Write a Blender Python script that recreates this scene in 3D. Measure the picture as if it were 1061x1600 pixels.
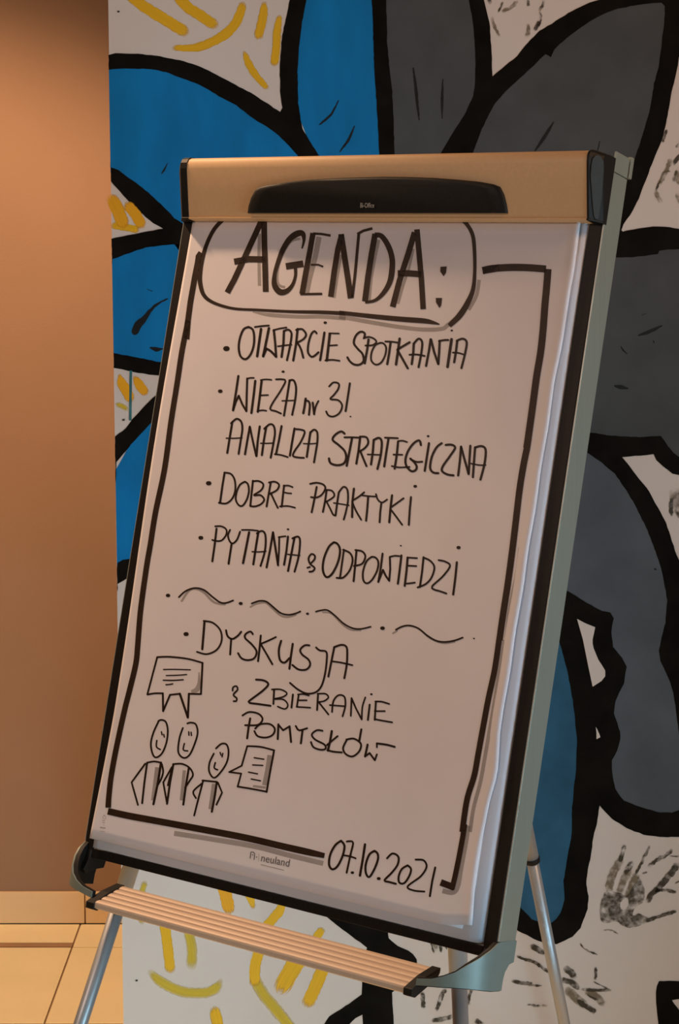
import bpy, bmesh, math, random
from mathutils import Vector, Matrix
from mathutils.geometry import tessellate_polygon
random.seed(7)
S = bpy.context.scene
for o in list(bpy.data.objects): bpy.data.objects.remove(o)
C = S.collection

# ------------------------------------------------------------ camera
F_PX, PITCH, CAM_H = 3308.85, 0.14099773, 1.65
cd = bpy.data.cameras.new('camera'); cam = bpy.data.objects.new('camera', cd); C.objects.link(cam)
cam.location = (0, 0, CAM_H); cam.rotation_euler = (math.pi/2 - PITCH, 0, 0)
cd.sensor_fit = 'VERTICAL'; cd.sensor_height = 24; cd.lens = F_PX*24/1600
S.camera = cam
# ------------------------------------------------------------ world, lights, exposure
S.view_settings.view_transform = 'Standard'; S.view_settings.look = 'None'
S.view_settings.gamma = 1; S.view_settings.use_curve_mapping = False
S.view_settings.exposure = 0.0
w = bpy.data.worlds.new('room_air'); S.world = w; w.use_nodes = True
w.node_tree.nodes['Background'].inputs[0].default_value = (0.62, 0.44, 0.32, 1)
w.node_tree.nodes['Background'].inputs[1].default_value = 0.02

def aim(o, t):
    o.rotation_euler = (Vector(t) - o.location).to_track_quat('-Z', 'Y').to_euler()
def area(name, loc, tgt, size, power, col, sy=None, spread=180):
    l = bpy.data.lights.new(name, 'AREA'); l.size = size; l.energy = power; l.color = col
    if sy: l.shape = 'RECTANGLE'; l.size_y = sy
    l.spread = math.radians(spread)
    o = bpy.data.objects.new(name, l); C.objects.link(o); o.location = loc; aim(o, tgt); return o
def spot(name, loc, tgt, power, col, ang, blend, rad=.05):
    l = bpy.data.lights.new(name, 'SPOT'); l.energy = power; l.color = col
    l.spot_size = math.radians(ang); l.spot_blend = blend; l.shadow_soft_size = rad
    o = bpy.data.objects.new(name, l); C.objects.link(o); o.location = loc; aim(o, tgt); return o
# added low cool fill for the mural's foot, and weak daylight from the right
area('low_cool_fill', (0.7, -1.0, 0.25), (-0.34, 3.68, 0.10), 0.8, 1.25, (0.52, 0.88, 1.0), 0.3, 25)
area('window_daylight_right', (2.7, 0.2, 0.90), (0.2, 2.7, 1.1), 1.0, 6.8, (0.48, 0.80, 1.0), 0.9, 50)
# warm ceiling lamps of the hall, to the left and to the right
area('ceiling_lamp_left', (-1.9, 1.5, 2.5), (0.0, 3.0, 1.2), 0.5, 14.5, (1.0, 0.73, 0.60))
area('ceiling_lamp_right', (1.6, 1.6, 2.7), (0.6, 3.68, 1.2), 0.5, 20, (1.0, 0.52, 0.25))
# downlight over the passage at the left
spot('passage_downlight', (-1.15, 3.72, 2.9), (-1.15, 3.72, 0.0), 225, (1.0, 0.62, 0.36), 114, .4, .06)

# ------------------------------------------------------------ geometry helpers
YAW, LEAN = 0.65346648, 0.25204068
ex = Vector((math.cos(YAW), -math.sin(YAW), 0)); bk = Vector((math.sin(YAW), math.cos(YAW), 0))
ey = Vector((0, 0, 1))*math.cos(LEAN) + bk*math.sin(LEAN); en = ex.cross(ey)
O = Vector((-0.35175653, 2.93595107, CAM_H - 0.90350697))      # lower left inner corner of the board
CAMP = Vector((0, 0, CAM_H))
def P(u, v, n=0.0): return O + ex*u + ey*v + en*n
def ray(px, py):
    a = (px-530.5)/F_PX; b = (800-py)/F_PX
    return Vector((a, math.cos(PITCH)+b*math.sin(PITCH), -math.sin(PITCH)+b*math.cos(PITCH)))
def hit(px, py, p, n):
    r = ray(px, py); return CAMP + r*((p-CAMP).dot(n)/r.dot(n))
def hs(u, v):            # the gentle waviness of the hanging sheet
    k = max(0.0, 1-v/0.9)
    return 0.0074 + 0.0011*k*math.sin(u*9+1.0+v*3) + 0.0008*k*math.sin(v*11+u*5)
def on_sheet(lift):
    def g(px, py):
        n = 0.006
        for _ in range(4):
            X = hit(px, py, P(0, 0, n), en); d = X-O
            u, v = d.dot(ex), d.dot(ey); n = hs(u, v)+lift
        return P(u, v, n)
    return g
MY = 3.68
def on_mural(lift):
    pp = Vector((0, MY-lift, 0)); nn = Vector((0, 1, 0))
    return lambda px, py: hit(px, py, pp, nn)

# ------------------------------------------------------------ materials
def nodes(name):
    m = bpy.data.materials.new(name); m.use_nodes = True
    t = m.node_tree; return m, t, t.nodes, t.links, t.nodes['Principled BSDF']
def mat(name, col, rough=.6, metal=0, spec=.5, nscale=40, namt=.12, bump=0.0, bscale=300, stretch=None, coat=0):
    m, t, N, L, b = nodes(name)
    tc = N.new('ShaderNodeTexCoord'); mp = N.new('ShaderNodeMapping'); L.new(tc.outputs['Object'], mp.inputs[0])
    if stretch: mp.inputs['Scale'].default_value = stretch
    nz = N.new('ShaderNodeTexNoise'); nz.inputs['Scale'].default_value = nscale; nz.inputs['Detail'].default_value = 5
    L.new(mp.outputs[0], nz.inputs[0])
    r = N.new('ShaderNodeValToRGB')
    r.color_ramp.elements[0].position = .3; r.color_ramp.elements[1].position = .7
    r.color_ramp.elements[0].color = tuple(c*(1-namt) for c in col)+(1,)
    r.color_ramp.elements[1].color = tuple(min(1, c*(1+namt)) for c in col)+(1,)
    L.new(nz.outputs[0], r.inputs[0]); L.new(r.outputs[0], b.inputs['Base Color'])
    b.inputs['Roughness'].default_value = rough; b.inputs['Metallic'].default_value = metal
    b.inputs['Specular IOR Level'].default_value = spec
    b.inputs['Coat Weight'].default_value = coat
    if bump:
        n2 = N.new('ShaderNodeTexNoise'); n2.inputs['Scale'].default_value = bscale; n2.inputs['Detail'].default_value = 3
        L.new(mp.outputs[0], n2.inputs[0])
        bp = N.new('ShaderNodeBump'); bp.inputs['Strength'].default_value = bump; bp.inputs['Distance'].default_value = .002
        L.new(n2.outputs[0], bp.inputs['Height']); L.new(bp.outputs[0], b.inputs['Normal'])
    return m
def brush_mat(name, col, dens=.6, end=.12, across=14, along=.012, rough=.55, dark=.75, patch=0.0):
    """paint laid with a brush: bristle streaks run along the stroke (uv), thinner at its end"""
    m, t, N, L, b = nodes(name)
    uv = N.new('ShaderNodeUVMap'); uv.uv_map = 'uv'
    mp = N.new('ShaderNodeMapping'); L.new(uv.outputs[0], mp.inputs[0]); mp.inputs['Scale'].default_value = (along*10, across, 1)
    nz = N.new('ShaderNodeTexNoise'); nz.inputs['Scale'].default_value = 1; nz.inputs['Detail'].default_value = 4
    L.new(mp.outputs[0], nz.inputs[0])
    at = N.new('ShaderNodeAttribute'); at.attribute_name = 'fade'
    add = N.new('ShaderNodeMath'); add.operation = 'MULTIPLY_ADD'; add.inputs[1].default_value = 1.1; 
    L.new(at.outputs['Fac'], add.inputs[0]); L.new(nz.outputs[0], add.inputs[2])
    r = N.new('ShaderNodeMapRange'); r.inputs[1].default_value = .62; r.inputs[2].default_value = .62+end*3
    r.inputs[4].default_value = dens
    L.new(add.outputs[0], r.inputs[0])
    fac = r.outputs[0]
    if patch:
        tc = N.new('ShaderNodeTexCoord'); n3 = N.new('ShaderNodeTexNoise'); n3.inputs['Scale'].default_value = 85; n3.inputs['Detail'].default_value = 6
        L.new(tc.outputs['Object'], n3.inputs[0])
        r3 = N.new('ShaderNodeMapRange'); r3.inputs[1].default_value = .5-patch*.22; r3.inputs[2].default_value = .5+.05
        L.new(n3.outputs[0], r3.inputs[0])
        mu = N.new('ShaderNodeMath'); mu.operation = 'MULTIPLY'; L.new(fac, mu.inputs[0]); L.new(r3.outputs[0], mu.inputs[1]); fac = mu.outputs[0]
    cr = N.new('ShaderNodeValToRGB')
    cr.color_ramp.elements[0].position = .35; cr.color_ramp.elements[1].position = .65
    cr.color_ramp.elements[0].color = tuple(c*dark for c in col)+(1,); cr.color_ramp.elements[1].color = tuple(col)+(1,)
    L.new(nz.outputs[0], cr.inputs[0]); L.new(cr.outputs[0], b.inputs['Base Color'])
    L.new(fac, b.inputs['Alpha']); b.inputs['Roughness'].default_value = rough
    return m
def ink_mat(name, col, alpha=1.0, rough=.45):
    m = mat(name, col, rough, spec=.25, nscale=60, namt=.25)
    m.node_tree.nodes['Principled BSDF'].inputs['Alpha'].default_value = alpha
    return m
M = dict(
    tan=mat('tan_wall_paint', (.30, .185, .115), .85, nscale=3, namt=.04, bump=.15, bscale=250),
    white=mat('white_wall_paint', (.66, .63, .61), .6, nscale=4, namt=.03, bump=.12, bscale=120),
    hole=mat('white_wall_patch', (.66, .63, .61), .6, nscale=4, namt=.03),
    blue=mat('blue_paint', (.0003, .19, .52), .7, spec=.2, nscale=9, namt=.14, bump=.1, bscale=80, stretch=(2.2, 1, .8)),
    deep=mat('deep_blue_paint', (.022, .105, .20), .7, spec=.2, nscale=14, namt=.2, bump=.1, bscale=80),
    grey=mat('slate_grey_paint', (.066, .078, .088), .7, spec=.2, nscale=14, namt=.12, bump=.1, bscale=80),
    slate=mat('blue_grey_paint', (.085, .108, .135), .7, spec=.2, nscale=10, namt=.14, bump=.1, bscale=80),
    black=mat('black_paint', (.0055, .0048, .0038), .7, spec=.07, nscale=20, namt=.45, bump=.25, bscale=60),
    teal=ink_mat('teal_drip', (.03, .17, .20), .85),
    skirt=mat('skirting_tile', (.76, .56, .32), .45, nscale=5, namt=.04),
    tile=mat('floor_tile', (.85, .74, .46), .38, nscale=5, namt=.04, spec=.4),
    strip=mat('brown_shade', (.34, .20, .11), .5, nscale=8, namt=.1),  # dark tone for the shaded band on the floor
    grout=mat('grout', (.30, .20, .12), .9),
    alu=mat('anodised_aluminium', (.32, .345, .29), .45, metal=.5, nscale=3, namt=.03, stretch=(60, 60, 1)),
    bracket=mat('grey_bracket_plastic', (.19, .235, .215), .45, metal=.2, nscale=60, namt=.05),
    tube=mat('satin_grey_tube', (.43, .45, .47), .40, metal=.55, nscale=5, namt=.05),
    blackp=mat('black_plastic', (.010, .009, .008), .55, spec=.22, nscale=200, namt=.2, bump=.05, bscale=900),
    frame=mat('black_frame', (.011, .008, .006), .5, spec=.22, nscale=300, namt=.3, bump=.06, bscale=900),
    rail=mat('tan_rail_plastic', (.74, .49, .26), .5, nscale=200, namt=.03, bump=.05, bscale=900),
    tray=mat('tray_aluminium', (.62, .50, .40), .42, metal=.25, nscale=3, namt=.03),
    board=mat('whiteboard', (.62, .62, .62), .3, nscale=5, namt=.02),
    paper=mat('paper', (.76, .74, .79), .8, nscale=7, namt=.025, bump=.05, bscale=30),
    pad=mat('paper_under', (.62, .67, .78), .75, nscale=7, namt=.02),  # cool light from the right is tinted into this bluish paper colour
    ink=ink_mat('black_marker_ink', (.020, .009, .004)),
    chisel=ink_mat('broad_marker_ink', (.028, .013, .0055), 1, .5),
    shade=ink_mat('grey_marker_ink', (.26, .23, .20), .45),
    print_=ink_mat('grey_print', (.10, .09, .08)),
    lprint=ink_mat('pale_print', (.35, .32, .28), .6),
    label=ink_mat('silver_print', (.55, .52, .47)),
    lever=mat('grey_lever', (.032, .036, .033), .6, spec=.25, nscale=80, namt=.1),
    highlight=mat('painted_highlight', (.42, .44, .40), .4, metal=.3),  # pale tone for the highlight along the profile edges
    yellow=brush_mat('yellow_paint', (.84, .50, .002), .97, .16, dark=.86),
    thin=brush_mat('thin_yellow_paint', (.72, .55, .01), .82, .30, dark=.82),
    amber=brush_mat('amber_paint', (.85, .42, .002), 1.0, .12, dark=.9),
    hand=brush_mat('dark_handprint_paint', (.040, .031, .014), .92, .16, across=1.6, along=.14, patch=1.0),
    hand2=brush_mat('olive_handprint_paint', (.17, .13, .05), .65, .2, across=1.2, along=.10, patch=1.0),
    mark=ink_mat('dry_brush_mark', (.012, .012, .011), .9),
    screw=mat('screw_hole', (.02, .02, .02), .6),
    rubber=mat('rubber', (.015, .015, .015), .7),
)

# ------------------------------------------------------------ object helpers
def mesh_obj(name, verts, faces, m, parent=None, uvs=None, fades=None, smooth=False):
    """verts in world space; stored in the frame of the parent thing"""
    root = parent
    while root is not None and root.parent is not None: root = root.parent
    inv = root.matrix_world.inverted() if root is not None else Matrix()
    me = bpy.data.meshes.new(name)
    me.from_pydata([tuple(inv @ Vector(v)) for v in verts], [], faces); me.update()
    if uvs:
        ul = me.uv_layers.new(name='uv')
        for lp in me.loops: ul.data[lp.index].uv = uvs[lp.vertex_index]
    if fades:
        a = me.attributes.new('fade', 'FLOAT', 'POINT')
        for i, f in enumerate(fades): a.data[i].value = f
    me.materials.append(m)
    if smooth:
        for p in me.polygons: p.use_smooth = True
    o = bpy.data.objects.new(name, me); C.objects.link(o)
    if parent is not None: o.parent = parent
    return o
def thing(name, label, cat, loc, rz=0, group=None):
    o = bpy.data.objects.new(name, None); C.objects.link(o); o.location = loc; o.rotation_euler = (0, 0, rz)
    o.empty_display_size = .05; o['label'] = label; o['category'] = cat
    if group: o['group'] = group
    bpy.context.view_layer.update(); return o
def bevel(o, w=.002, seg=2):
    b = o.modifiers.new('bevel', 'BEVEL'); b.width = w; b.segments = seg; b.limit_method = 'ANGLE'; b.angle_limit = math.radians(35)
    return o
def loft(rings, cap=True):
    n = len(rings[0]); V = [p for r in rings for p in r]; Fc = []
    for i in range(len(rings)-1):
        for j in range(n):
            k = (j+1) % n; Fc.append((i*n+j, i*n+k, (i+1)*n+k, (i+1)*n+j))
    if cap:
        Fc.append(tuple(reversed(range(n)))); Fc.append(tuple((len(rings)-1)*n+j for j in range(n)))
    return V, Fc
def box_uvn(name, u0, u1, v0, v1, n0, n1, m, parent, bw=.001):
    prof = [(v0, n0), (v1, n0), (v1, n1), (v0, n1)]
    V, Fc = loft([[P(u, v, n) for v, n in prof] for u in (u0, u1)])
    o = mesh_obj(name, V, Fc, m, parent)
    return bevel(o, bw) if bw else o
def box_w(name, x0, x1, y0, y1, z0, z1, m, parent=None, bw=0):
    V, Fc = loft([[Vector((x, y, z)) for y, z in ((y0, z0), (y1, z0), (y1, z1), (y0, z1))] for x in (x0, x1)])
    o = mesh_obj(name, V, Fc, m, parent)
    return bevel(o, bw) if bw else o
def tube(name, pts, m, parent, seg=24):
    """pts: (Vector, radius)"""
    rings = []
    for i, (p, r) in enumerate(pts):
        a = pts[max(i-1, 0)][0]; b = pts[min(i+1, len(pts)-1)][0]; d = (b-a).normalized()
        x = d.orthogonal().normalized(); y = d.cross(x)
        if i == 0: X0 = x
        x = (X0 - d*X0.dot(d)).normalized(); y = d.cross(x)
        rings.append([p + x*r*math.cos(2*math.pi*k/seg) + y*r*math.sin(2*math.pi*k/seg) for k in range(seg)])
    V, Fc = loft(rings); o = mesh_obj(name, V, Fc, m, parent, smooth=False)
    for p in o.data.polygons:
        if len(p.vertices) == 4: p.use_smooth = True
    return o
def catmull(pts, step=3.0, closed=False):
    if len(pts) < 3 and not closed:
        pass
    n = len(pts); out = []
    rng = range(n if closed else n-1)
    for i in rng:
        g = (lambda k: pts[k % n]) if closed else (lambda k: pts[min(max(k, 0), n-1)])
        p0, p1, p2, p3 = g(i-1), g(i), g(i+1), g(i+2)
        d = math.hypot(p2[0]-p1[0], p2[1]-p1[1]); k = max(1, int(d/step))
        for j in range(k):
            t = j/k
            out.append(tuple(.5*((2*b)+(-a+c)*t+(2*a-5*b+4*c-e)*t*t+(-a+3*b-3*c+e)*t**3) for a, b, c, e in zip(p0, p1, p2, p3)))
    if not closed: out.append(tuple(pts[-1]))
    return out
class Film:
    """collects strokes and shapes given as outlines on a surface, and builds them as one thin coat"""
    def __init__(s, proj): s.proj = proj; s.V = []; s.F = []; s.uv = []; s.fd = []
    def stroke(s, pts, w, smooth=True, rnd=True, step=3.0, fade=True, jit=0.0):
        pts = [(p[0], p[1], p[2] if len(p) > 2 else w) for p in pts]
        if len(pts) == 2 or not smooth:
            q = []
            for a, b in zip(pts, pts[1:]):
                d = math.hypot(b[0]-a[0], b[1]-a[1]); k = max(1, int(d/(step*2)))
                q += [tuple(a[i]+(b[i]-a[i])*j/k for i in range(3)) for j in range(k)]
            q.append(pts[-1])
        else: q = catmull(pts, step)
        if rnd:
            def ext(a, b):
                d = math.hypot(a[0]-b[0], a[1]-b[1]) or 1; dx, dy = (a[0]-b[0])/d, (a[1]-b[1])/d; r = a[2]/2
                return [(a[0]+dx*r*k, a[1]+dy*r*k, a[2]*math.sqrt(max(0.02, 1-k*k))) for k in (.5, .85, 1.0)]
            q = list(reversed(ext(q[0], q[1]))) + q + ext(q[-1], q[-2])
        L = 0; n = len(q); b0 = len(s.V); lens = []
        for i, (x, y, ww) in enumerate(q):
            if i: L += math.hypot(x-q[i-1][0], y-q[i-1][1])
            lens.append(L)
        tot = max(L, 1e-6)
        ph = random.random()*500
        for i, (x, y, ww) in enumerate(q):
            a = q[max(i-1, 0)]; b = q[min(i+1, n-1)]; d = math.hypot(b[0]-a[0], b[1]-a[1]) or 1
            nx, ny = -(b[1]-a[1])/d, (b[0]-a[0])/d
            e = min(lens[i], tot-lens[i]) / (min(tot*.45, max(9, w*1.1)))
            f = min(1, .12+e*1.1) if fade else 1.0
            for t in (-.5, -.25, 0, .25, .5):
                j = random.uniform(-jit, jit) if abs(t) == .5 else 0
                s.V.append(s.proj(x+nx*(ww*t+j), y+ny*(ww*t+j)))
                s.uv.append(((lens[i]+ph)*.1, t+.5+ph)); s.fd.append(f*(1-.62*abs(t*2)**2.5 if fade else 1))
            if i:
                for k in range(4):
                    p = b0+i*5+k; s.F.append((p-5, p-4, p+1, p))
        return s
    def poly(s, pts, smooth=False, jit=0.0, step=6.0, hole=None, fade=1.0):
        if smooth: q = catmull([(float(a), float(b)) for a, b in pts], step, True)
        else:
            q = []
            for a, b in zip(pts, list(pts[1:])+[pts[0]]):
                d = math.hypot(b[0]-a[0], b[1]-a[1]); k = max(1, int(d/step))
                q += [(a[0]+(b[0]-a[0])*j/k, a[1]+(b[1]-a[1])*j/k) for j in range(k)]
        q = [(x+random.uniform(-jit, jit), y+random.uniform(-jit, jit)) for x, y in q]
        loops = [[Vector((x, y, 0)) for x, y in q]]
        if hole: loops.append([Vector((x, y, 0)) for x, y in catmull([(float(a), float(b)) for a, b in hole], step, True)])
        b0 = len(s.V)
        for l in loops:
            for v in l: s.V.append(s.proj(v.x, v.y)); s.uv.append((v.x*.1, v.y*.1)); s.fd.append(fade)
        for t in tessellate_polygon(loops): s.F.append(tuple(b0+i for i in t))
        return s
    def build(s, name, m, parent, label=None):
        o = mesh_obj(name, s.V, s.F, m, parent, s.uv, s.fd)
        if label: o['label'] = label
        return o
def nums(t): return [tuple(float(a) for a in p.split(',')) for p in t.split()]

# ============================================================ SETTING
def struct(o): o['kind'] = 'structure'; return o
MX0 = -0.3925
floor = struct(box_w('floor', -3.2, 3.2, -2.0, 4.86, -.06, -.004, M['grout']))
wall_back = struct(box_w('wall_back', -3.2, MX0, 4.78, 4.95, 0, 3.0, M['tan']))
wall_right = struct(box_w('wall_right', MX0, 2.2, MY, 4.95, 0, 3.0, M['white']))
# floor tiles, 45 cm rows, joints a little askew to the picture as in the passage
TW, TD, G = .90, .458, .003
tile_cache = {}
def tile(x0, x1, y0, y1):
    key = (round(x1-x0, 3), round(y1-y0, 3))
    if key not in tile_cache:
        a, b = key; a -= G; b -= G
        V, Fc = loft([[Vector((x, y, z)) for y, z in ((G/2, -.01), (b, -.01), (b, -.0007), (b-.0012, 0), (G/2+.0012, 0), (G/2, -.0007))] for x in (G/2, a)])
        me = bpy.data.meshes.new('tile'); me.from_pydata([tuple(v) for v in V], [], Fc); me.materials.append(M['tile']); tile_cache[key] = me
    o = bpy.data.objects.new('tile', tile_cache[key]); C.objects.link(o); o.parent = floor; o.location = (x0, y0, 0)
rows = [4.156 - TD*k for k in range(13)] + [4.612]
for r, y0 in enumerate(sorted(rows)):
    y1 = min(y0 + (TD if y0 < 4.15 else (.456 if y0 < 4.5 else .158)), 4.778)
    x = -0.605 - TW*3 + (.0)
    xs = [x + TW*k for k in range(8)]
    for x0 in xs:
        x1 = x0+TW
        if x1 <= -3.19: continue
        y1b = y1
        if y1 > MY and x1 > MX0:
            if x0 < MX0 and y0 >= MY: x1 = MX0-.001                 # cut along the side of the painted wall
            elif x0 < MX0:
                tile(x0, MX0-.001, y0, y1); x0 = MX0; y1b = MY-.001  # cut round its corner
            elif y0 < MY-.02: y1b = MY-.001
            else: continue
        if y0 > 4.6 and x0 < -.62: tile(x0, x1, y0+.030, y1b)
        else: tile(x0, x1, y0, y1b)
box_w('shade_strip', -3.2, -.607, 4.6145, 4.640, -.01, -.0003, M['strip'], floor)  # dark strip laid where a band of shade crosses the tiles
# skirting tiles along the back wall
base = struct(box_w('baseboard_back', -3.2, MX0-.001, 4.776, 4.7799, 0, .0755, M['grout']))
for i in range(5):
    x0 = -.595-.6*i; x1 = min(x0+.6, MX0-.002) if i == 0 else x0+.6
    if i == 0: box_w('skirting_tile', x0+.0015, MX0-.002, 4.769, 4.778, .001, .0765, M['skirt'], base, .0012)
    box_w('skirting_tile', x0-.6+.0015, x0-.0015, 4.769, 4.778, .001, .0765, M['skirt'], base, .0012)

# ---- the mural: coats of paint on wall_right
def film(lift=.0004): return Film(on_mural(lift))
XL = 168.6
def clipx(pts): return [(max(a, XL+.0168*b if False else 168.2+(b/1600)*26.6), b) for a, b in pts]
B = film(.0004)
B.poly(clipx(nums("150,97 210,97 290,112 370,150 430,190 470,230 510,290 590,420 600,470 300,420 250,350 170,270 150,266")))
B.poly(nums("462,-40 490,-150 540,-240 595,-315 592,100 600,300 500,300 480,215 455,150 460,60"))
B.poly(clipx(nums("150,400 190,395 230,380 300,372 330,380 560,470 560,520 300,580 240,568 150,558")))
B.poly(clipx(nums("150,735 200,700 240,655 300,590 420,580 560,530 600,560 520,720 400,860 280,890 240,885 150,895")))
B.build('blue_petal_paint', M['blue'], wall_right)
B = film(.0004)
B.poly(nums("596,-315 660,-255 715,-160 745,-40 752,60 750,150 690,320 650,420 606,430 604,150"))
B.poly(nums("725,320 735,240 770,165 800,120 850,80 905,35 960,12 1045,0 1046,40 1030,130 1003,230 970,330 930,360 760,420 660,440"))
B.poly(nums("900,380 1000,395 1080,372 1160,380 1240,420 1290,490 1305,570 1285,650 1220,715 1140,740 1080,735 1058,716 1035,690 960,690 880,690 760,620 680,500 700,460"))
B.build('grey_petal_paint', M['grey'], wall_right)
B = film(.0004)
B.poly(nums("895,700 925,705 965,735 995,780 1020,830 1038,885 1048,938 1046,975 1037,1016 1045,1040 1055,1070 1062,1105 1085,1148 1105,1180 1105,1240 1085,1275 1050,1275 1000,1268 950,1235 945,1190 955,1130 950,1060 968,1040 945,1000 940,965 905,945 870,930 740,780 680,620 760,660"))
B.build('blue_grey_leaf_paint', M['slate'], wall_right)
B = film(.0004)
B.poly(nums("690,700 740,760 860,940 880,990 905,1050 912,1150 902,1260 898,1310 890,1380 884,1420 861,1448 831,1444 800,1425 760,1330 740,1150 720,930"))
B.build('deep_blue_stem_paint', M['deep'], wall_right)

K = film(.0008); J = .45
K.poly(clipx(nums("150,86 180,83 215,84 250,88 287,95 320,107 351,123 397,148 438,175 441,168 438,148 437,106 441,55 453,0 458,-40 475,-140 520,-250 600,-335 600,-295 545,-225 503,-130 486,-40 479,0 472,34 467,75 465,106 466,161 472,200 485,222 499,244 600,430 575,440 465,243 450,226 436,212 420,200 397,186 370,165 342,150 315,134 287,123 260,113 236,108 190,107 150,109")), jit=J)
K.poly(nums("588,-300 578,-150 580,-40 581,0 582.5,40 584,85 586,130 589,170 591,210 593.5,250 598,430 622,430 616.5,241 615,190 613,143 608,100 605,65 604,30 603.5,0 603,-40 600,-150 604,-300"), jit=J)
K.poly(nums("600,-295 670,-225 712,-130 728,-40 732.5,0 737,22 740,43 742,75 743,109 742,130 740,150 725,180 704,213 689,239 640,430 672,430 739,239 750,208.6 762,183 774,161 790,143 808.5,126 830,106 852,85 858,87 861,90 866,77 885,60 904,45.6 925,32 943,22 965,14 991,8.7 1020,5 1034,4 1038.8,10 1039,22 1037,40 1035,56 1032,85 1029,106 1022,131 1016,169 1007,200 1002,217.5 992,247.5 975,290 950,350 800,420 680,450 680,475 800,450 945,405 960,402 985,402 1009.5,399.5 1028,397 1030,392 1045,390 1085,388 1160,396 1225,430 1270,490 1285,560 1320,560 1305,475 1250,400 1170,366 1085,358 1061,357 1040,354.5 1021,354 998,356.6 973.5,361.5 971,360 974,350 985,336 998.5,310 1011,277 1021,250 1035,217 1043.5,180 1051,137 1058,108 1061,90 1078,40 1085,0 1080,-35 1060,-50 1010,-40 970,-18 950,-6 935,0 921.5,4 900,14 882,24 862,37 843,48 825,66 808.5,87 790,102 769.5,119.5 768,78 766,50 765,35 760,15 756.5,0 752,-40 738,-145 690,-250 600,-335"), jit=J)
# long outline at the right and its branches
K.poly(nums("895,672 925,676 950,680 975,682 1005,683 1032.5,681 1038,688 1044,696.5 1052,707 1061,714 1100,728 1170,722 1240,680 1285,610 1290,550 1325,550 1318,625 1265,705 1180,752 1100,757 1061,742 1051,740 1038.5,731 1026,719 1021,710 1000,712 972,714.5 985,730 998.5,747.5 1005,756 1011,762.5 1023.5,785 1032,800 1041,817.5 1048,838 1055,860 1061,875 1095,950 1130,1060 1145,1170 1130,1260 1095,1300 1075,1285 1090,1250 1100,1200 1085,1175 1061,1148 1058,1125 1055.5,1102.5 1052,1082 1047,1065 1040,1049 1032.5,1033.5 1029.6,1016 1034,995 1040,973 1042.6,938.6 1038,910 1032.5,887 1023,857 1012,829 1001,806 989,783 975,761 960.6,740 940,723 919,708.6 900,698 880,695 740,640 650,530 665,515 760,615"), jit=J)
K.poly(nums("850,900 870,915 887,923 912,938.6 940.5,954.5 953.5,957 959,966 955,987.5 958,1010.5 972,1028 979,1042 975,1068 962,1094 959,1114 969,1143 969,1156 964.7,1172.5 956,1187.5 956,1202.5 961,1232.5 975,1251 1005,1262.5 1031,1269 1050,1269.6 1061,1266 1085,1258 1100,1240 1120,1270 1090,1300 1061,1308 1031,1308 1005,1304 979,1294 956,1279 937,1259 933,1287 927,1309 923.4,1337 918,1362 916,1382 919.7,1400 918,1420 907.5,1450 894,1464 870,1475 855,1474 840,1470 811,1455 770,1425 740,1350 720,1150 700,900 650,620 672,620 725,900 745,1150 765,1340 790,1390 815.6,1420 831,1436.5 846,1442 861,1442.6 869,1436 876,1427 882,1406 880.7,1376 884,1355 888,1333.6 893,1303 894,1261 897,1230 900,1200.5 901,1180 901.7,1160 897,1108 892,1075 886,1045 874,1002 858,960 720,800 640,600 660,580 740,750"), jit=J)
K.poly(nums("470,1405 497,1422.6 535,1452 573,1480.6 569,1500 566,1524.5 565,1554 540,1572 514,1588 507,1600 495,1700 535,1700 546.5,1600 556,1591 566,1585 567,1600 568,1700 620,1700 615.7,1600 614,1581 613,1551 625.6,1541 655,1525 651,1499 645,1491 638,1485 621,1478 607,1466 606,1445 604,1415 620,1200 640,900 640,600 610,600 600,900 580,1200 560,1385"), jit=J)
K.poly(nums("1085,1532 1061,1533.5 1045,1532.5 1030,1533 1026,1541 1025,1550 1025.5,1567 1027,1584 1029,1600 1040,1700 1110,1700 1110,1590 1085,1585 1061,1578 1050,1563 1068,1560 1085,1558"), jit=J)
# left strip outlines
K.poly(clipx(nums("150,252 172,261 185,266 212,285 236.5,305 261,328 272.5,341 300,358 400,400 560,460 560,490 400,430 320,390 281.5,382 254.5,383 227.5,387 196,397.5 176,405 150,415 150,378 173.5,373 192,369 212,365 232,361 254.5,357 240,349 227.5,339 205,319 188,300 173.5,284 150,255")), jit=J)
K.poly(clipx(nums("150,545 178,551.6 212,558 251,566 300,572 420,560 560,520 560,545 430,590 300,600 248,587 232,585 215.6,582.5 199,579 177.4,574.6 150,568")), jit=J)
K.poly(clipx(nums("150,705 179.6,682 196.5,669 203,660 221,639 244,617 280,580 290,600 237,660 213.4,685 196.5,705 182,722 150,755")), jit=J)
K.poly(clipx(nums("150,888 184,879 192,875 202.5,873 240,862 400,840 500,720 590,570 620,570 530,740 420,870 240,885 199,904 184,913 150,925")), jit=J)
K.poly([(612+78*math.cos(a*.35), 500+70*math.sin(a*.35)) for a in range(18)], jit=J)
K.build('black_outline_paint', M['black'], wall_right)
Wf = film(.0012)
Wf.poly([(612+58*math.cos(a*.35), 500+51*math.sin(a*.35)) for a in range(18)])
Wf.poly(nums("901.7,967 915,974 930,980 928,990 926,999 926,1006 927.6,1013 934.8,1030.6 941,1040 945.7,1048 945.7,1056.5 940,1064 926,1073 919,1040 911,1000"))
Wf.poly(nums("931,1136 933,1139 937,1148 938,1152 932,1155 932,1145"))
Wf.poly(nums("569,1437 577,1438 577,1446 573,1449 573,1443")); Wf.build('bare_wall_gap', M['hole'], wall_right)
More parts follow.
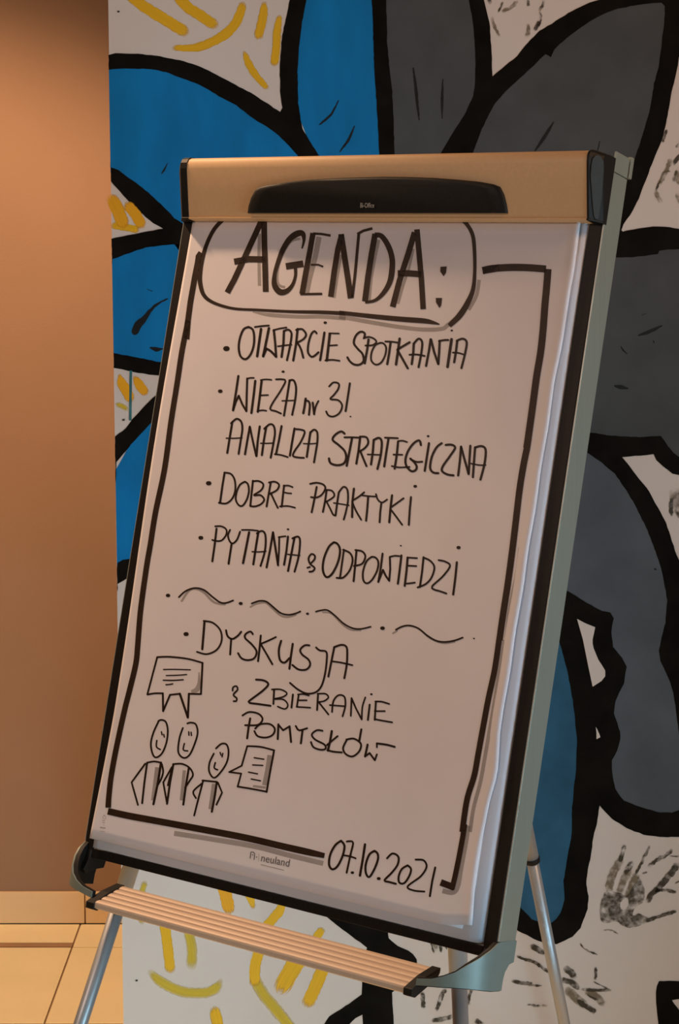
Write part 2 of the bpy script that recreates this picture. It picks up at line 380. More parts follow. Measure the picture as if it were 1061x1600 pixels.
# short dry brush marks inside the petals
D = film(.0011)
for w_, t in [(3, "529,157 518,178 505,190 499,195"), (3, "554,197 545,218 531,237"), (4, "645.6,106 649,130 652,160 655,187"), (3, "692,124 691,155 691,185"),
              (4, "865,191 852,212 834.6,238"), (4, "937,221 934,236"), (2, "262,255 255,268 252,272"), (5, "998,524 1010,520 1022,515 1034,509"), (5, "960.6,603 970,605 981,607"),
              (2, "970,541 974,547 980,553"), (2, "1003,492 1010,490"), (5, "1021,533 1022,535"), (5, "235,543 244,546 254,545"), (5, "1023,889 1025,890"), (2, "230,452 238,455")]:
    p = nums(t); n_ = len(p)
    p = [(a, b, w_*(.45+.9*(1-abs(2*i/(n_-1)-1)))) for i, (a, b) in enumerate(p)]
    D.stroke(p, w_, jit=.3)
D.stroke(nums("211,518,11 216,508,12 226,497,9 236,484,5 246,475,4 262,467,1.5"), 8, jit=.5)
D.build('brush_mark', M['mark'], wall_right)
T = film(.0010); T.stroke(nums("204.5,579 204,610 203.5,657"), 4.2, rnd=False); T.build('teal_paint_drip', M['teal'], wall_right)
# yellow strokes, each laid on its own
for mt, w_, t in [
    ('yellow', 18, "198,-12 222,8 250,26 288,49"), ('yellow', 17, "272,-14 292,10 310,22 334,38"), ('yellow', 15, "379,8,13 374,24 364,42 342,60 308,74,13 273,75,9"),
    ('yellow', 14, "413,6,9 411,26 404,56"), ('yellow', 13, "437,27,9 433,50 432,72 429,98"), ('yellow', 11, "382,82,6 388,98 400,118 416,136,9"),
    ('amber', 20, "176,312 184,328 192,348"), ('amber', 17, "201,322 212,335 220,350"), ('yellow', 11, "178,353 196,355 213,359"),
    ('amber', 15, "187,588,8 191,600 198,612 203,622"), ('amber', 14, "211,590,8 217,600 226,612"), ('thin', 8, "183,632 190,634 198,639"),
    ('amber', 19, "346,1372 351,1392 358,1420"), ('yellow', 15, "384,1380 390,1398 396,1418,7"), ('yellow', 15, "444,1408,8 436,1424 426,1436 410,1456"),
    ('yellow', 16, "255,1425 258,1450 262,1480 266,1514"), ('thin', 17, "292,1440 297,1465 300,1485 299,1508"),
    ('thin', 17, "235,1519,10 250,1533 270,1544 293,1551 322,1551 337,1544 345,1532,9"),
    ('yellow', 17, "414,1462 406,1485 399,1508 398,1534"), ('thin', 19, "398,1530 412,1554 430,1576 448,1598 466,1622"),
    ('yellow', 27, "470,1490 462,1505 452,1522 441,1542"), ('yellow', 20, "512,1496 502,1520 492,1544 482,1566"),
    ('yellow', 18, "336,1580 339,1596 344,1625"), ('yellow', 12, "491,1470 496,1462 502,1454"), ('thin', 10, "222,1440 217,1418 226,1380")]:
    f = film(.0007 + random.random()*.0003); f.stroke(nums(t), w_, rnd=True, step=3, jit=.6); f.build('yellow_brush_stroke', M[mt], wall_right)
# dark handprints on the bare wall
def handprint(dark, pale, hole=None, palms=()):
    for nm, src, mm in (('pale', pale, 'hand2'), ('dark', dark, 'hand')):
        if not src and not (nm == 'dark' and palms): continue
        f = film(.0010 + random.random()*.0003)
        for w_, t in src: f.stroke(nums(t), w_, step=3, jit=1.0)
        if nm == 'dark':
            for pl, hl in palms: f.poly(nums(pl), smooth=True, jit=.8, step=4, hole=nums(hl) if hl else None, fade=.42)
        f.build('handprint', M[mm], wall_right)
def cv(t, ox, oy, s): return ' '.join('%.2f,%.2f' % (ox+float(p.split(',')[0])/s, oy+float(p.split(',')[1])/s) for p in t.split())
R = lambda t: cv(t, 900, 1150, 5.335)
handprint([(7, R("403,920 390,970 368,1035")), (9, R("460,1065 440,1095 415,1130")), (4, R("612,920 580,990 545,1060 500,1150")),
           (6, R("798,955 750,995 690,1025 610,1085")), (10, R("840,1080 790,1150 730,1220 690,1270")), (9, R("680,1275 630,1320 600,1370")),
           (5, R("660,1290 740,1285 830,1300")), (6, R("825,1462 740,1490 660,1515 580,1545")), (3, R("590,1135 560,1145")), (4, R("520,1180 545,1215")), (3, R("830,1230 859,1215")), (2, R("780,1000 859,1005"))],
          [(13, R("370,1040 320,1120 290,1200 270,1300")), (12, R("440,1130 400,1200 370,1290")), (12, R("500,1170 460,1260 440,1330"))],
          palms=[(R("245,1300 205,1400 200,1500 235,1560 330,1545 410,1590 500,1595 590,1550 600,1520 520,1480 470,1500 500,1430 560,1380 570,1290 530,1200 470,1260 430,1330 340,1300"), R("370,1390 425,1345 440,1400 400,1455 375,1440"))])
Q = lambda t: cv(t, 780, 1440, 3.776)
handprint([(8, Q("195,148 230,165 262,185")), (5, Q("110,208 160,225 215,245 290,295")), (6, Q("90,355 140,362 190,366")), (3, Q("175,378 250,378")), (3, Q("170,490 230,497 285,497")),
           (11, Q("398,280 425,300 440,320")), (9, Q("378,345 420,355 462,390")), (8, Q("470,470 510,500 562,532")), (5, Q("490,400 560,405 655,405")), (5, Q("572,275 570,310 568,338")),
           (2.5, Q("480,128 495,155 530,175 580,195")), (2, Q("615,50 660,50 700,72")), (3, Q("520,430 590,470")), (2, Q("555,355 640,395"))],
          [(14, Q("410,410 450,450 500,490")), (12, Q("520,410 570,440 610,480")), (5, Q("80,350 100,358"))])
V_ = lambda t: cv(t, 480, 1400, 3.537)
handprint([(4, V_("675,225 685,260 700,312")), (4, V_("720,240 735,270 740,312")), (7, V_("637,540 640,580 642,612")), (7, V_("760,520 740,560 718,625")), (6, V_("908,525 895,560 890,595")), (7, V_("700,690 750,680 795,668")), (7, V_("935,690 965,705")), (4, V_("750,255 770,290"))],
          [(8, V_("700,240 715,290"))])
U = lambda t: cv(t, 961, 180, 8)
handprint([(5, U("640,190 625,250 600,330")), (3, U("690,700 620,705 590,760 545,860 510,950")), (6, U("810,500 770,560 740,600")), (5, U("770,700 745,760 740,830")), (5, U("800,360 770,390"))],
          [(7, U("690,560 640,700 560,850")), (7, U("510,960 540,1030 575,1075")), (9, U("780,720 800,840")), (8, U("780,1000 810,1080"))])
Y_ = lambda t: cv(t, 740, 0, 4.08)
handprint([(3, Y_("185,15 175,45 158,75")), (5, Y_("450,-5 440,40 422,62")), (3, Y_("425,60 428,130 395,195")), (6, Y_("420,140 392,185")), (4, Y_("350,5 348,35")), (5, Y_("100,0 105,20"))],
          [(6, Y_("275,10 240,50 190,70")), (5, Y_("120,110 130,160 165,230")), (6, Y_("350,160 350,210 335,225"))])
W_ = lambda t: cv(t, 961, 660, 8)
handprint([(6, W_("715,960 700,1040 710,1150")), (6, W_("780,1100 810,1180"))], [(22, W_("760,900 800,1000 850,1150"))])
f = film(.0012)
for x, y in ((193, 656), (213.5, 1532), (185, 18)): f.stroke([(x-.6, y), (x+.6, y)], 3)
f.build('screw_hole', M['screw'], wall_right)

# ============================================================ EASEL
ec = P(.336, 0, -.35); easel = thing('flipchart_easel', 'tripod flipchart easel with black-framed board, tan top clamp rail and ribbed pen tray', 'easel', (ec.x, ec.y, 0), -YAW)
board = box_uvn('whiteboard', -.004, .674, -.004, 1.0, -.034, 0.0, M['board'], easel)
# black frame strips round the panel
box_uvn('frame_strip', -.0165, .0005, -.013, .92, -.030, .0022, M['frame'], easel, .0006)
box_uvn('frame_strip', .6695, .6872, -.002, .92, -.030, .0022, M['frame'], easel, .0006)
box_uvn('frame_strip', .0006, .6694, -.013, .0, -.030, .0022, M['frame'], easel, .0006)
# aluminium side profiles
for s, (a, b) in (('l', (-.0182, -.0166)), ('r', (.6873, .6900))):
    o = box_uvn('side_profile', a, b, .009, .9845, -.0385, .0012, M['alu'], easel, .0005)
    o['label'] = 'satin grey aluminium side profile'
for a_, b_ in ((-.0182, -.0172), (.6884, .6899)): box_uvn('edge_highlight', a_, b_, .010, .9165 if a_ < 0 else .9840, .0011, .0019, M['highlight'], easel, 0)  # thin pale strips standing in for the highlight on the profile edges
box_uvn('side_profile_cap', .6872, .6904, .9855, 1.0115, -.0375, -.0020, M['alu'], easel, .0008)
box_uvn('hinge_plate', .6850, .6904, .9870, 1.0150, -.0485, -.0405, M['alu'], easel, .0008)
box_uvn('hinge_pin', .6600, .6885, .9850, 1.0080, -.0404, -.0376, M['blackp'], easel, 0)
# top clamp rail
rp = [(.9165, -.034), (.9165, .0200), (.9170, .0216), (.9186, .0220), (.9192, .0208), (.950, .0305), (.985, .0415), (.993, .0425), (.9985, .0405), (1.0020, .0355), (1.0035, .028), (1.0035, -.034)]
V, Fc = loft([[P(u, v, n) for v, n in rp] for u in (.0085, .6755)])
rail = mesh_obj('top_rail', V, Fc, M['rail'], easel, smooth=True); rail['label'] = 'tan clamp rail along the top'
m_ = rail.modifiers.new('split', 'EDGE_SPLIT'); m_.split_angle = math.radians(32)
def nf(v): return .0212 + (v-.9205)*.3147            # front of the rail at height v
def ecap(us, sh):
    V, Fc = loft([[P(u, v + (.0010 if v > .96 else -.0006) - (max(q, 0)*.12 if v > .96 else 0), -.003 if n < 0 else max(n-q, -.002)) for v, n in rp] for u, q in zip(us, sh)])
    return bevel(mesh_obj('rail_end_cap', V, Fc, M['blackp'], easel), .001, 2)
ecap((.6756, .6785, .6900, .6906), (-.0008, -.0006, .0160, .0190))
ecap((.0084, -.0040, -.0165, -.0180), (-.0008, -.0006, .0120, .0180))
# grey lever set in the chamfer of the right end cap: (height, front and back measured across the chamfer)
def cham(v, neq, lift):
    a_ = (.6785, nf(v)+.0006); b_ = (.6900, nf(v)-.0160)
    ea = a_[1]+1.5*(.689-a_[0]); eb = b_[1]+1.5*(.689-b_[0]); t_ = (ea-neq)/(ea-eb)
    return P(a_[0]+(b_[0]-a_[0])*t_ + lift*.82, v, a_[1]+(b_[1]-a_[1])*t_ + lift*.57)
lo_ = [(.9960, .040, .040), (.9945, .046, .031), (.9900, .0505, .0250), (.9820, .0515, .0215), (.9700, .0500, .0195), (.9500, .0410, .0165), (.9350, .0345, .0160), (.9225, .0280, .0155), (.9195, .0245, .0175)]
out_ = [(v, a_) for v, a_, b_ in lo_] + [(v, b_) for v, a_, b_ in reversed(lo_[1:])]
V, Fc = loft([[cham(v, e_, l_) for v, e_ in out_] for l_ in (-.002, .0012, .0018)])
lv = bevel(mesh_obj('clamp_lever', V, Fc, M['lever'], easel), .0005, 2); lv['label'] = 'grey drop-shaped lever'
# clamp (curved black grip) on the rail
cl = nums("387.5,333 389,322 393,309 399,298 405,293 420,289 450,284.5 480,281 520,278.5 560,277 600,276 640,276.5 680,278 720,281 750,284 772,288 782,292 788,304 792,320 794,333")
ft = (P(0, .9205, .0212), (ex.cross(P(0, .985, .0415)-P(0, .9205, .0212))).normalized())
front = [hit(x, y, *ft) for x, y in cl]
cc = hit(590, 318, *ft)
rings = []
for sc, lf in ((1.0, -.003), (1.0, .002), (.99, .006), (.965, .0085), (.90, .0100)):
    ring = []
    for p in front:
        q = cc + (p-cc)*sc
        dv = (p-cc).dot(ey)
        k = .35 + .65*max(0, min(1, 1-abs((p-cc).dot(ex))/.26))**.5
        ring.append(q + ft[1]*(lf*k if lf > 0 else lf))
    rings.append(ring)
V, Fc = loft(rings); clamp = mesh_obj('clamp_grip', V, Fc, M['blackp'], easel, smooth=True); clamp['label'] = 'black arched grip'
m_ = clamp.modifiers.new('split', 'EDGE_SPLIT'); m_.split_angle = math.radians(40)

def text_mesh(txt):
    cu = bpy.data.curves.new('t', 'FONT'); cu.body = txt; cu.resolution_u = 3
    o = bpy.data.objects.new('t', cu); C.objects.link(o); bpy.context.view_layer.update()
    me = bpy.data.meshes.new_from_object(o.evaluated_get(bpy.context.evaluated_depsgraph_get()))
    V = [v.co.copy() for v in me.vertices]; Fc = [tuple(p.vertices) for p in me.polygons]
    bpy.data.objects.remove(o); bpy.data.curves.remove(cu); bpy.data.meshes.remove(me)
    x0 = min(v.x for v in V); x1 = max(v.x for v in V); y0 = min(v.y for v in V); y1 = max(v.y for v in V)
    return [((v.x-x0)/(x1-x0), (v.y-y0)/(y1-y0)) for v in V], Fc
def place_text(name, txt, p0, e1, e2, proj, m, parent):
    V, Fc = text_mesh(txt)
    return mesh_obj(name, [proj(p0[0]+a*e1[0]+b*e2[0], p0[1]+a*e1[1]+b*e2[1]) for a, b in V], Fc, m, parent)
tp = ft[0]+ft[1]*.0104
place_text('lettering', 'Bi-Office', (563, 324.5), (21.5, .0), (.3, -7.6), lambda x, y: hit(x, y, tp, ft[1]), M['label'], clamp)

# corner brackets that carry the tray
rib = [(-.041, .6905, .010, -.017), (-.031, .6905, .010, -.0195), (-.0235, .6905, .010, -.029), (-.0215, .6905, .010, -.038), (-.0213, .6905, .010, -.052),
       (0, .6905, .0085, -.0518), (.014, .6887, -.0015, -.0508), (.0275, .6825, -.012, -.0502), (.040, .6725, -.023, -.0505), (.0476, .6625, -.033, -.0515), (.053, .6490, -.0405, -.0535), (.055, .634, -.0465, -.0555), (.055, .6135, -.0505, -.0590)]
def bracket(name, mirror, m, o0, o1, grow=0.0):
    V = []; Fc = []
    pts = rib
    for i, (n, u, t, b) in enumerate(pts):
        a = pts[max(i-1, 0)]; c = pts[min(i+1, len(pts)-1)]; d = Vector((c[0]-a[0], c[1]-a[1])).normalized()
        nn, nu = n + d.y*o1, u - d.x*o1; n, u = n + d.y*o0, u - d.x*o0         # inner and outer side
        t, b = t-grow, b+grow
        if mirror: f = lambda x: .672 - x
        else: f = lambda x: x
        V += [P(f(u), t, n), P(f(u), b, n), P(f(nu), b, nn), P(f(nu), t, nn)]
    for i in range(len(pts)-1):
        for j in range(4):
            k = (j+1) % 4; Fc.append((i*4+j, i*4+k, i*4+4+k, i*4+4+j))
    Fc += [(0, 3, 2, 1), tuple(len(V)-4+j for j in range(4))]
    o = mesh_obj(name, V, Fc, m, easel); bm = bmesh.new(); bm.from_mesh(o.data); bmesh.ops.recalc_face_normals(bm, faces=bm.faces); bm.to_mesh(o.data); bm.free()
    for p in o.data.polygons: p.use_smooth = True
    m_ = o.modifiers.new('split', 'EDGE_SPLIT'); m_.split_angle = math.radians(40)
    return bevel(o, .0006, 2)
b1 = bracket('tray_bracket', False, M['bracket'], 0, .0024); b1['label'] = 'grey-green corner bracket'
b2 = bracket('tray_bracket', True, M['bracket'], 0, .0024); b2['label'] = 'grey-green corner bracket'
bracket('bracket_lining', False, M['blackp'], .0025, .0075, -.0012)
bracket('bracket_lining', True, M['blackp'], .0025, .0085, -.0008)
# inner black corner webs joining frame and bracket
for u0, u1 in ((-.0160, -.0005), (.6700, .6860)):
    V, Fc = loft([[P(u, v, n) for v, n in ((-.0135, -.032), (-.0135, .0), (.0, .0015), (-.0135, .006), (-.030, .014), (-.036, .008), (-.030, -.010), (-.028, -.028))] for u in (u0, u1)])
    bevel(mesh_obj('corner_web', V, Fc, M['blackp'], easel), .0008, 2)
# pen tray with ribs
top = []; A0, A1 = Vector((.0070, -.0405)), Vector((.0620, -.0640)); dd = A1-A0; nrm = Vector((-dd.y, dd.x)).normalized()
if nrm.y < 0: nrm = -nrm
NR = 5
for i in range(NR):
    for f_, h in ((0.02, -.0012), (.14, .0010), (.50, .0014), (.86, .0010), (.98, -.0012)):
        top.append(A0 + dd*((i+f_)/NR) + nrm*h)
prof = top + [A1 + nrm*-.002, A1+Vector((-.001, -.006)), A1+Vector((-.006, -.008)), A0+Vector((.004, -.010)), A0+Vector((0, -.004))]
V, Fc = loft([[P(u, p.y, p.x) for p in prof] for u in (.072, .603)])
tray = mesh_obj('pen_tray', V, Fc, M['tray'], easel); tray['label'] = 'ribbed metal pen tray'
for u0, u1 in ((.058, .0735), (.6015, .6150)):
    cp = [A0+Vector((-.0015, .002)), A0+dd*.5+nrm*.0035, A1+Vector((.0015, .0005)), A1+Vector((.0005, -.0085)), A1+Vector((-.008, -.0105)), A0+Vector((.004, -.012)), A0+Vector((-.0015, -.005))]
    V, Fc = loft([[P(u, p.y, p.x) for p in cp] for u in (u0, u1)])
    bevel(mesh_obj('tray_end_cap', V, Fc, M['blackp'], easel), .001, 2)
# hub and telescopic legs
NB = -.070
box_uvn('leg_hub', .165, .405, .885, .975, -.105, -.0345, M['blackp'], easel, .006)
V, Fc = loft([[P(u, v, n) for v, n in ((.895, -.100), (.965, -.100), (.955, -.175), (.915, -.175))] for u in (.245, .319)])
bevel(mesh_obj('hub_fork', V, Fc, M['blackp'], easel), .004, 2)
def leg(pt, pj, pf, r1=.0125, r2=.0104, foot=True):
    d = (pf-pt).normalized()
    lg = tube('leg', [(pt, r1), (pj, r1)], M['tube'], easel)
    tube('lower_tube', [(pj-d*.02, r2), (pf-d*.03, r2)], M['tube'], lg)
    tube('leg_collar', [(pj-d*.004, r1+.0008), (pj-d*.003, r1+.0014), (pj+d*.004, r1+.0012), (pj+d*.006, r2+.0004)], M['blackp'], lg)
    pe = Vector((pf.x, pf.y, 0.0)); 
    k = tube('rubber_foot', [(pf-d*.045, r2+.001), (pf-d*.040, r2+.004), (pf-d*.012, r2+.005), (pf-d*.0095, r2+.003)], M['rubber'], lg)
def Lp(u0, v0, sl, v): return P(u0 + sl*(v-v0), v, NB)
vf = -(O.z + NB*en.z)/ey.z
leg(Lp(.0149, -.0182, .2053, .93), Lp(.0149, -.0182, .2053, -.075), Lp(.0149, -.0182, .2053, vf))
leg(Lp(.5865, -.019, -.2346, .93), Lp(.5865, -.019, -.2346, -.062), Lp(.5865, -.019, -.2346, vf))
r0 = P(.282, .0391, -.7422); r1_ = P(.282, -.2358, -.925); dr = (r1_-r0).normalized()
rt = r0 - dr*((.93-.0391)/(.2749)*(r1_-r0).length); rf = r0 + dr*(r0.z/-dr.z)
leg(rt, P(.282, .0391, -.7422) - dr*.004, rf, .0118, .0100)

# ============================================================ PAPER PAD
pc = P(.336, .01, .003); pad = thing('flipchart_pad', 'white flipchart paper pad headed AGENDA hanging on the easel board', 'paper pad', pc, -YAW)
def sheet(name, u0, u1, vb, vt, hf, m, nu=40, nv=60, ub=None, thick=.0004):
    V = []; Fc = []
    for j in range(nv+1):
        for i in range(nu+1):
            fu, fv = i/nu, j/nv
            bl = vb(fu) if callable(vb) else vb
            v = bl+(vt-bl)*fv
            a = (u0(v) if callable(u0) else u0); b = (u1(v) if callable(u1) else u1)
            u = a+(b-a)*fu; V.append(P(u, v, hf(u, v)))
    for j in range(nv):
        for i in range(nu):
            p = j*(nu+1)+i; Fc.append((p, p+1, p+nu+2, p+nu+1))
    o = mesh_obj(name, V, Fc, m, pad, smooth=True)
    s = o.modifiers.new('thickness', 'SOLIDIFY'); s.thickness = thick; s.offset = -1
    return o
def right_edge(v):     # the torn, slightly uneven right edge of the top sheet
    pts = [(0.02, .650), (.07, .6465), (.12, .645), (.17, .649), (.21, .6545), (.26, .6500), (.40, .6515), (.55, .6525), (.71, .6534), (.80, .6568), (.93, .657)]
    for (a, x), (b, y) in zip(pts, pts[1:]):
        if v <= b: return .0018+x+(y-x)*max(0, (v-a)/(b-a)) + .0006*math.sin(v*60)
    return .657
def left_edge(v): return .002 + (.003*math.sin(v*8) if v > .2 else .003*math.sin(1.6)-.010*((.2-v)/.2)**1.3)
def lifted(u, v):
    e = max(0, u-(right_edge(v)-.018)); c_ = max(0, u-(right_edge(v)-.0030))
    return hs(u, v) + 0.10*e*(e/.018) - .75*c_ + .010*max(0, .03-v)*(1 if u > .5 else 0)
sheet('top_sheet', left_edge, right_edge, lambda f: .0140+(.0085*max(0, (f-.93)/.07)), .9185, lifted, M['paper'], 150, 60).name = 'top_sheet'
top_sheet = [o for o in pad.children if o.name.startswith('top_sheet')][0]
sheet('second_sheet', .004, lambda v: .638 if v < .05 else .648, .0150, .9185, lambda u, v: hs(u, v)-.0012, M['paper'], 20, 20)
def roll(u, v): return .0058 if u < .652 else .0058 - ((u-.652)/.0165)**1.15*.0050
sheet('pad_sheets', .003, .6685, .0020, .9185, roll, M['pad'], 80, 8, thick=.0006)

# ---- handwriting on the top sheet
ink = None; chis = Film(on_sheet(.00028)); shd = Film(on_sheet(.00010)); prt = Film(on_sheet(.0002)); lpr = Film(on_sheet(.0002))
FILMS = {}
def FM(k):
    if k not in FILMS: FILMS[k] = Film(on_sheet(.00022))
    return FILMS[k]
def script(fm, ox, oy, s, text, rnd=True, wk=1.0):
    if wk < 1: wk *= 1.14
    for line in text.strip().split('\n'):
        line = line.strip()
        if line.startswith('>'): fm = FM(line[1:]); continue
        if not line: continue
        for it in line.split('|'):
            tk = it.split(); mode = tk[0][0]; w_ = float(tk[0][1:])/s*wk; pts = [(ox+float(p.split(',')[0])/s, oy+float(p.split(',')[1])/s) + ((float(p.split(',')[2])/s*wk,) if p.count(',') == 2 else ()) for p in tk[1:]]
            if mode == 'd': fm.stroke([(pts[0][0]-.5*w_*.3, pts[0][1]), (pts[0][0]+.5*w_*.3, pts[0][1])], w_, fade=False, step=1); continue
            if mode == 'p': fm.poly(pts, step=3); continue
            fm.stroke(pts, w_, smooth=(mode == 'c'), rnd=rnd, step=2.0 if mode == 'c' else 4, fade=False)
# heading
script(chis, 290, 330, 4.244, """
l38 276,540 322,455 385,320 450,180 517,32
l38 520,32 522,200 528,400 531,535
l42 322,335 420,318 530,320
c30 772,248,10 785,190,20 775,148,36 738,150,42 690,185,38 645,255,34 612,340,28 590,420,26 590,490,36 625,535,42 670,530,34 708,490,24 728,430,20 728,375,22
l44 665,366 780,348
l36 845,145 825,260 798,400 772,548
l16 845,148 900,151 962,162
l13 830,355 880,355 912,368
l16 760,550 840,549 905,548
l36 1035,155 1010,250 985,400 962,568
""", rnd=False)
script(chis, 530, 330, 4.244, """
l38 12,152 35,300 58,450 76,578
l19 86,575 105,420 118,280 130,148
l18 120,152 160,130 220,114
l38 238,150 215,280 190,440 170,598
c34 235,158 280,165,34 325,230,36 350,310,36 350,390,38 335,470,36 295,540,30 240,590,22 172,605,18
l38 500,140 455,290 400,460 354,635
l36 515,120 530,280 545,450 557,650
l42 388,412 460,412 545,418
p1 672,368 714,366 708,410 692,432 670,400
p1 640,575 682,575 676,625 664,642 642,605
l48 950,394 1061,375
""", rnd=False)
script(chis, 290, 330, 4.244, """
c28 275,32,26 200,105,26 150,195,26 112,310,28 94,430,30 103,510,28 125,562,26 172,600,22 250,630,20 340,648,18 480,655,18 700,666,20 900,670,24 1061,678,26
l38 103,275 85,300 80,340 62,430 32,600 16,720 6,849
""", rnd=False)
script(chis, 530, 330, 4.244, """
c28 0,672,26 200,695,30 400,715,34 560,727,34 620,738,24 665,750,8
c26 745,38,14 800,48,24 850,92,26 885,160,26 897,260,24 899,400,22 887,520,28 850,610,36 800,690,40 730,760,30
""", rnd=False)
script(shd, 290, 330, 4.244, """
c22 490,150 487,300 490,495
c18 760,182 700,200 655,265 618,355 607,440 620,490 660,505
l36 885,170 860,300 820,450 802,540
l20 1030,290 1004,440 985,575
c26 445,668,8 560,688 750,700 900,700 1061,712
""", rnd=False)
script(shd, 530, 330, 4.244, """
l22 262,190 240,290 212,440 198,592
l18 492,250 462,380 422,500 390,615
c28 0,698 200,735 400,768 560,785 680,780 720,755 800,690
c24 928,455 910,560 858,655
""", rnd=False)
# frame drawn round the list
script(chis, 0, 0, 1, """
c8.6 293.5,500 291.5,512 284,550 276.5,600 267,660 257,733 243,800 235,850 229,885 220,950 216.5,990 215,1010 212,1038 202,1080 194,1112 180.7,1173.6 173.5,1214 170,1245 169,1262,9
c10.5 168.5,1267.5 200,1274.5 238,1281.5 311,1295 384,1309 440,1322 480,1331 507,1337,8
""", rnd=False)
script(chis, 740, 400, 5.305, "c60 75,122 150,105 300,95 450,97 600,108|c58 617,108 605,260 590,420 575,620 555,800 522,1000 490,1240 462,1440 440,1592", rnd=False)
script(chis, 740, 700, 5.333, "c54 445,0 418,130 385,330 355,580 325,830 285,1130 245,1390 215,1600", rnd=False)
script(chis, 680, 1000, 5.333, "c48 532,0 495,250 445,480 400,720 360,940 325,1130 265,1330 225,1600", rnd=False)
script(chis, 490, 1290, 4.421, "l36 1044,-10 1030,80 1000,240 975,360 955,440|l46 878,392 972,428", rnd=False)
script(shd, 740, 700, 5.333, "c26 385,830 360,1030 320,1230 290,1400 268,1600", rnd=False)
script(shd, 680, 1000, 5.333, "c32 578,0 545,220 500,480 455,740 410,1000 375,1190 320,1400 290,1600", rnd=False)
script(shd, 490, 1290, 4.421, "c34 1068,0 1050,120 1020,280 995,420 960,462 890,450", rnd=False)
script(shd, 0, 0, 1, "c8 272,1302 330,1311 400,1323 450,1336 505,1349", rnd=False)
# the list
script(ink, 340, 500, 5.305, """
>a
d42 73,237
c19 255,58 215,78 185,150 175,230 190,300 230,325 270,290 297,220 303,140 290,78 255,58
c16 310,58 370,50 425,46
l22 360,75 345,180 328,300
l22 425,68 405,170 378,300|l20 378,300 405,238|c20 405,238 440,258 485,305|l20 485,305 478,200 466,85|c15 462,85 510,72 570,62
l20 550,90 545,200 530,305|c18 550,92 585,80 612,110 603,200 575,332|c14 500,218 560,210 612,205
l20 663,75 650,200 627,335|c18 652,82 700,76 733,118 712,158 658,188|c18 660,185 690,240 710,312
c18 820,110 803,92 775,120 752,200 750,270 780,305 812,290 835,268
l20 885,105 868,220 850,332|d22 892,22
l22 930,115 918,220 905,335|l14 925,110 1005,112|l14 925,212 990,208|c15 893,335 950,330 1010,338
>b
d30 22,590
l20 172,465 152,600 128,748|l18 128,748 150,680 175,628|l18 175,628 205,700 238,755|l18 238,755 241,620 245,485|c14 245,487 270,480 300,480
l20 312,505 298,630 280,770
l20 365,500 350,630 333,760|c14 358,498 400,492 445,496|l14 350,625 418,622|c14 330,755 370,748 403,752
c16 485,492 540,492 562,508 520,590 455,690 437,740 480,755 525,775|d20 543,428
l18 597,500 575,640 550,792|c18 595,502 630,500 650,560 643,660 618,785|l12 535,670 645,666
l20 730,652 720,720 710,772|c18 725,670 752,672 764,705 757,785|l18 788,685 800,780|c16 800,780 812,720 835,672
c16 925,550 960,518 1003,527 1000,570 965,620 935,655 1000,665 1032,710 1010,770 960,800 918,790 900,758
""", wk=.86)
script(ink, 540, 500, 5.305, """
>a
c19 155,145 158,110 125,97 85,130 68,190 100,238 140,282 148,340 115,370 70,368 35,342 15,310
l20 190,162 178,250 158,358|c16 150,152 190,140 235,155 255,182 225,208 165,212
c16 285,190 245,210 215,270 213,335 250,370 295,352 328,290 335,225 310,192 285,190
c16 330,178 380,180 430,187|l20 372,190 360,280 345,365
l22 448,155 435,250 418,368|c20 530,185 480,215 430,245|c20 430,250 470,320 515,400
l20 565,195 560,280 548,365|c19 565,196 605,155 634,182 628,270 605,390|c16 530,288 590,286 655,298
l20 705,160 690,260 667,380|l20 708,162 735,270 768,365|l20 768,365 775,270 780,172|c18 775,175 815,167 850,166
l24 878,160 862,270 845,388|d16 880,87
l20 925,175 915,260 900,350|c19 922,172 970,155 1003,182 992,270 960,398|c15 890,270 935,273 975,285
>b
l18 35,525 18,640 0,755|d12 40,800
""", wk=.86)
script(ink, 330, 580, 5.305, """
>c
l19 175,420 155,540 133,677|c18 165,432 210,395 248,418 258,480 245,570 227,685|c12 125,555 190,556 255,552
l19 320,460 300,570 280,688|l18 320,460 345,580 373,703|l19 375,703 385,580 402,458
l19 455,465 435,580 420,695|c18 440,477 485,440 517,452 528,512 515,600 493,717|c12 410,597 460,598 520,595
l19 583,455 560,580 537,688|c15 528,688 580,695 635,712
l19 690,475 670,590 652,700
c17 700,480 745,485 775,505 740,590 692,660 678,702 720,715 768,718
l19 822,505 808,600 792,710|c18 820,512 850,485 878,505 880,580 868,660 852,755|c12 765,600 820,602 870,598
""", wk=.84)
script(ink, 500, 620, 3.789, """
>c
c13 145,218 125,205 90,225 75,255 110,285 145,320 155,360 140,395 100,405 62,392 53,365
c11 145,240 190,240 235,242|l13 190,242 175,320 158,408
l13 237,240 228,320 215,395|c12 237,236 275,240 285,275 260,308 228,325|c12 240,325 258,370 275,410
l13 318,255 312,330 302,400|c13 318,256 348,243 365,265 360,340 340,427|l9 282,341 360,344
l11 385,242 460,245|l13 405,250 392,330 380,412
l13 462,265 455,340 442,425|c10 465,262 490,260 515,268|l10 435,342 487,343|c10 425,410 470,418 530,415
c13 597,285 588,258 555,275 522,320 506,370 512,410 540,440 565,435 573,415 560,390 535,366|c11 535,368 570,385 605,384
l13 645,275 632,360 620,438|d12 640,233
c13 720,275 690,300 662,355 652,420 670,448 700,452
c13 745,285 780,284 800,302 770,350 728,410 723,440 755,460 790,465
l13 835,295 828,380 818,465|l13 835,295 858,380 880,457|l13 880,457 885,370 890,290
l13 918,300 912,380 905,475|c13 918,300 955,292 980,312 975,390 950,490|c9 895,395 940,404 980,404
""", wk=.92)
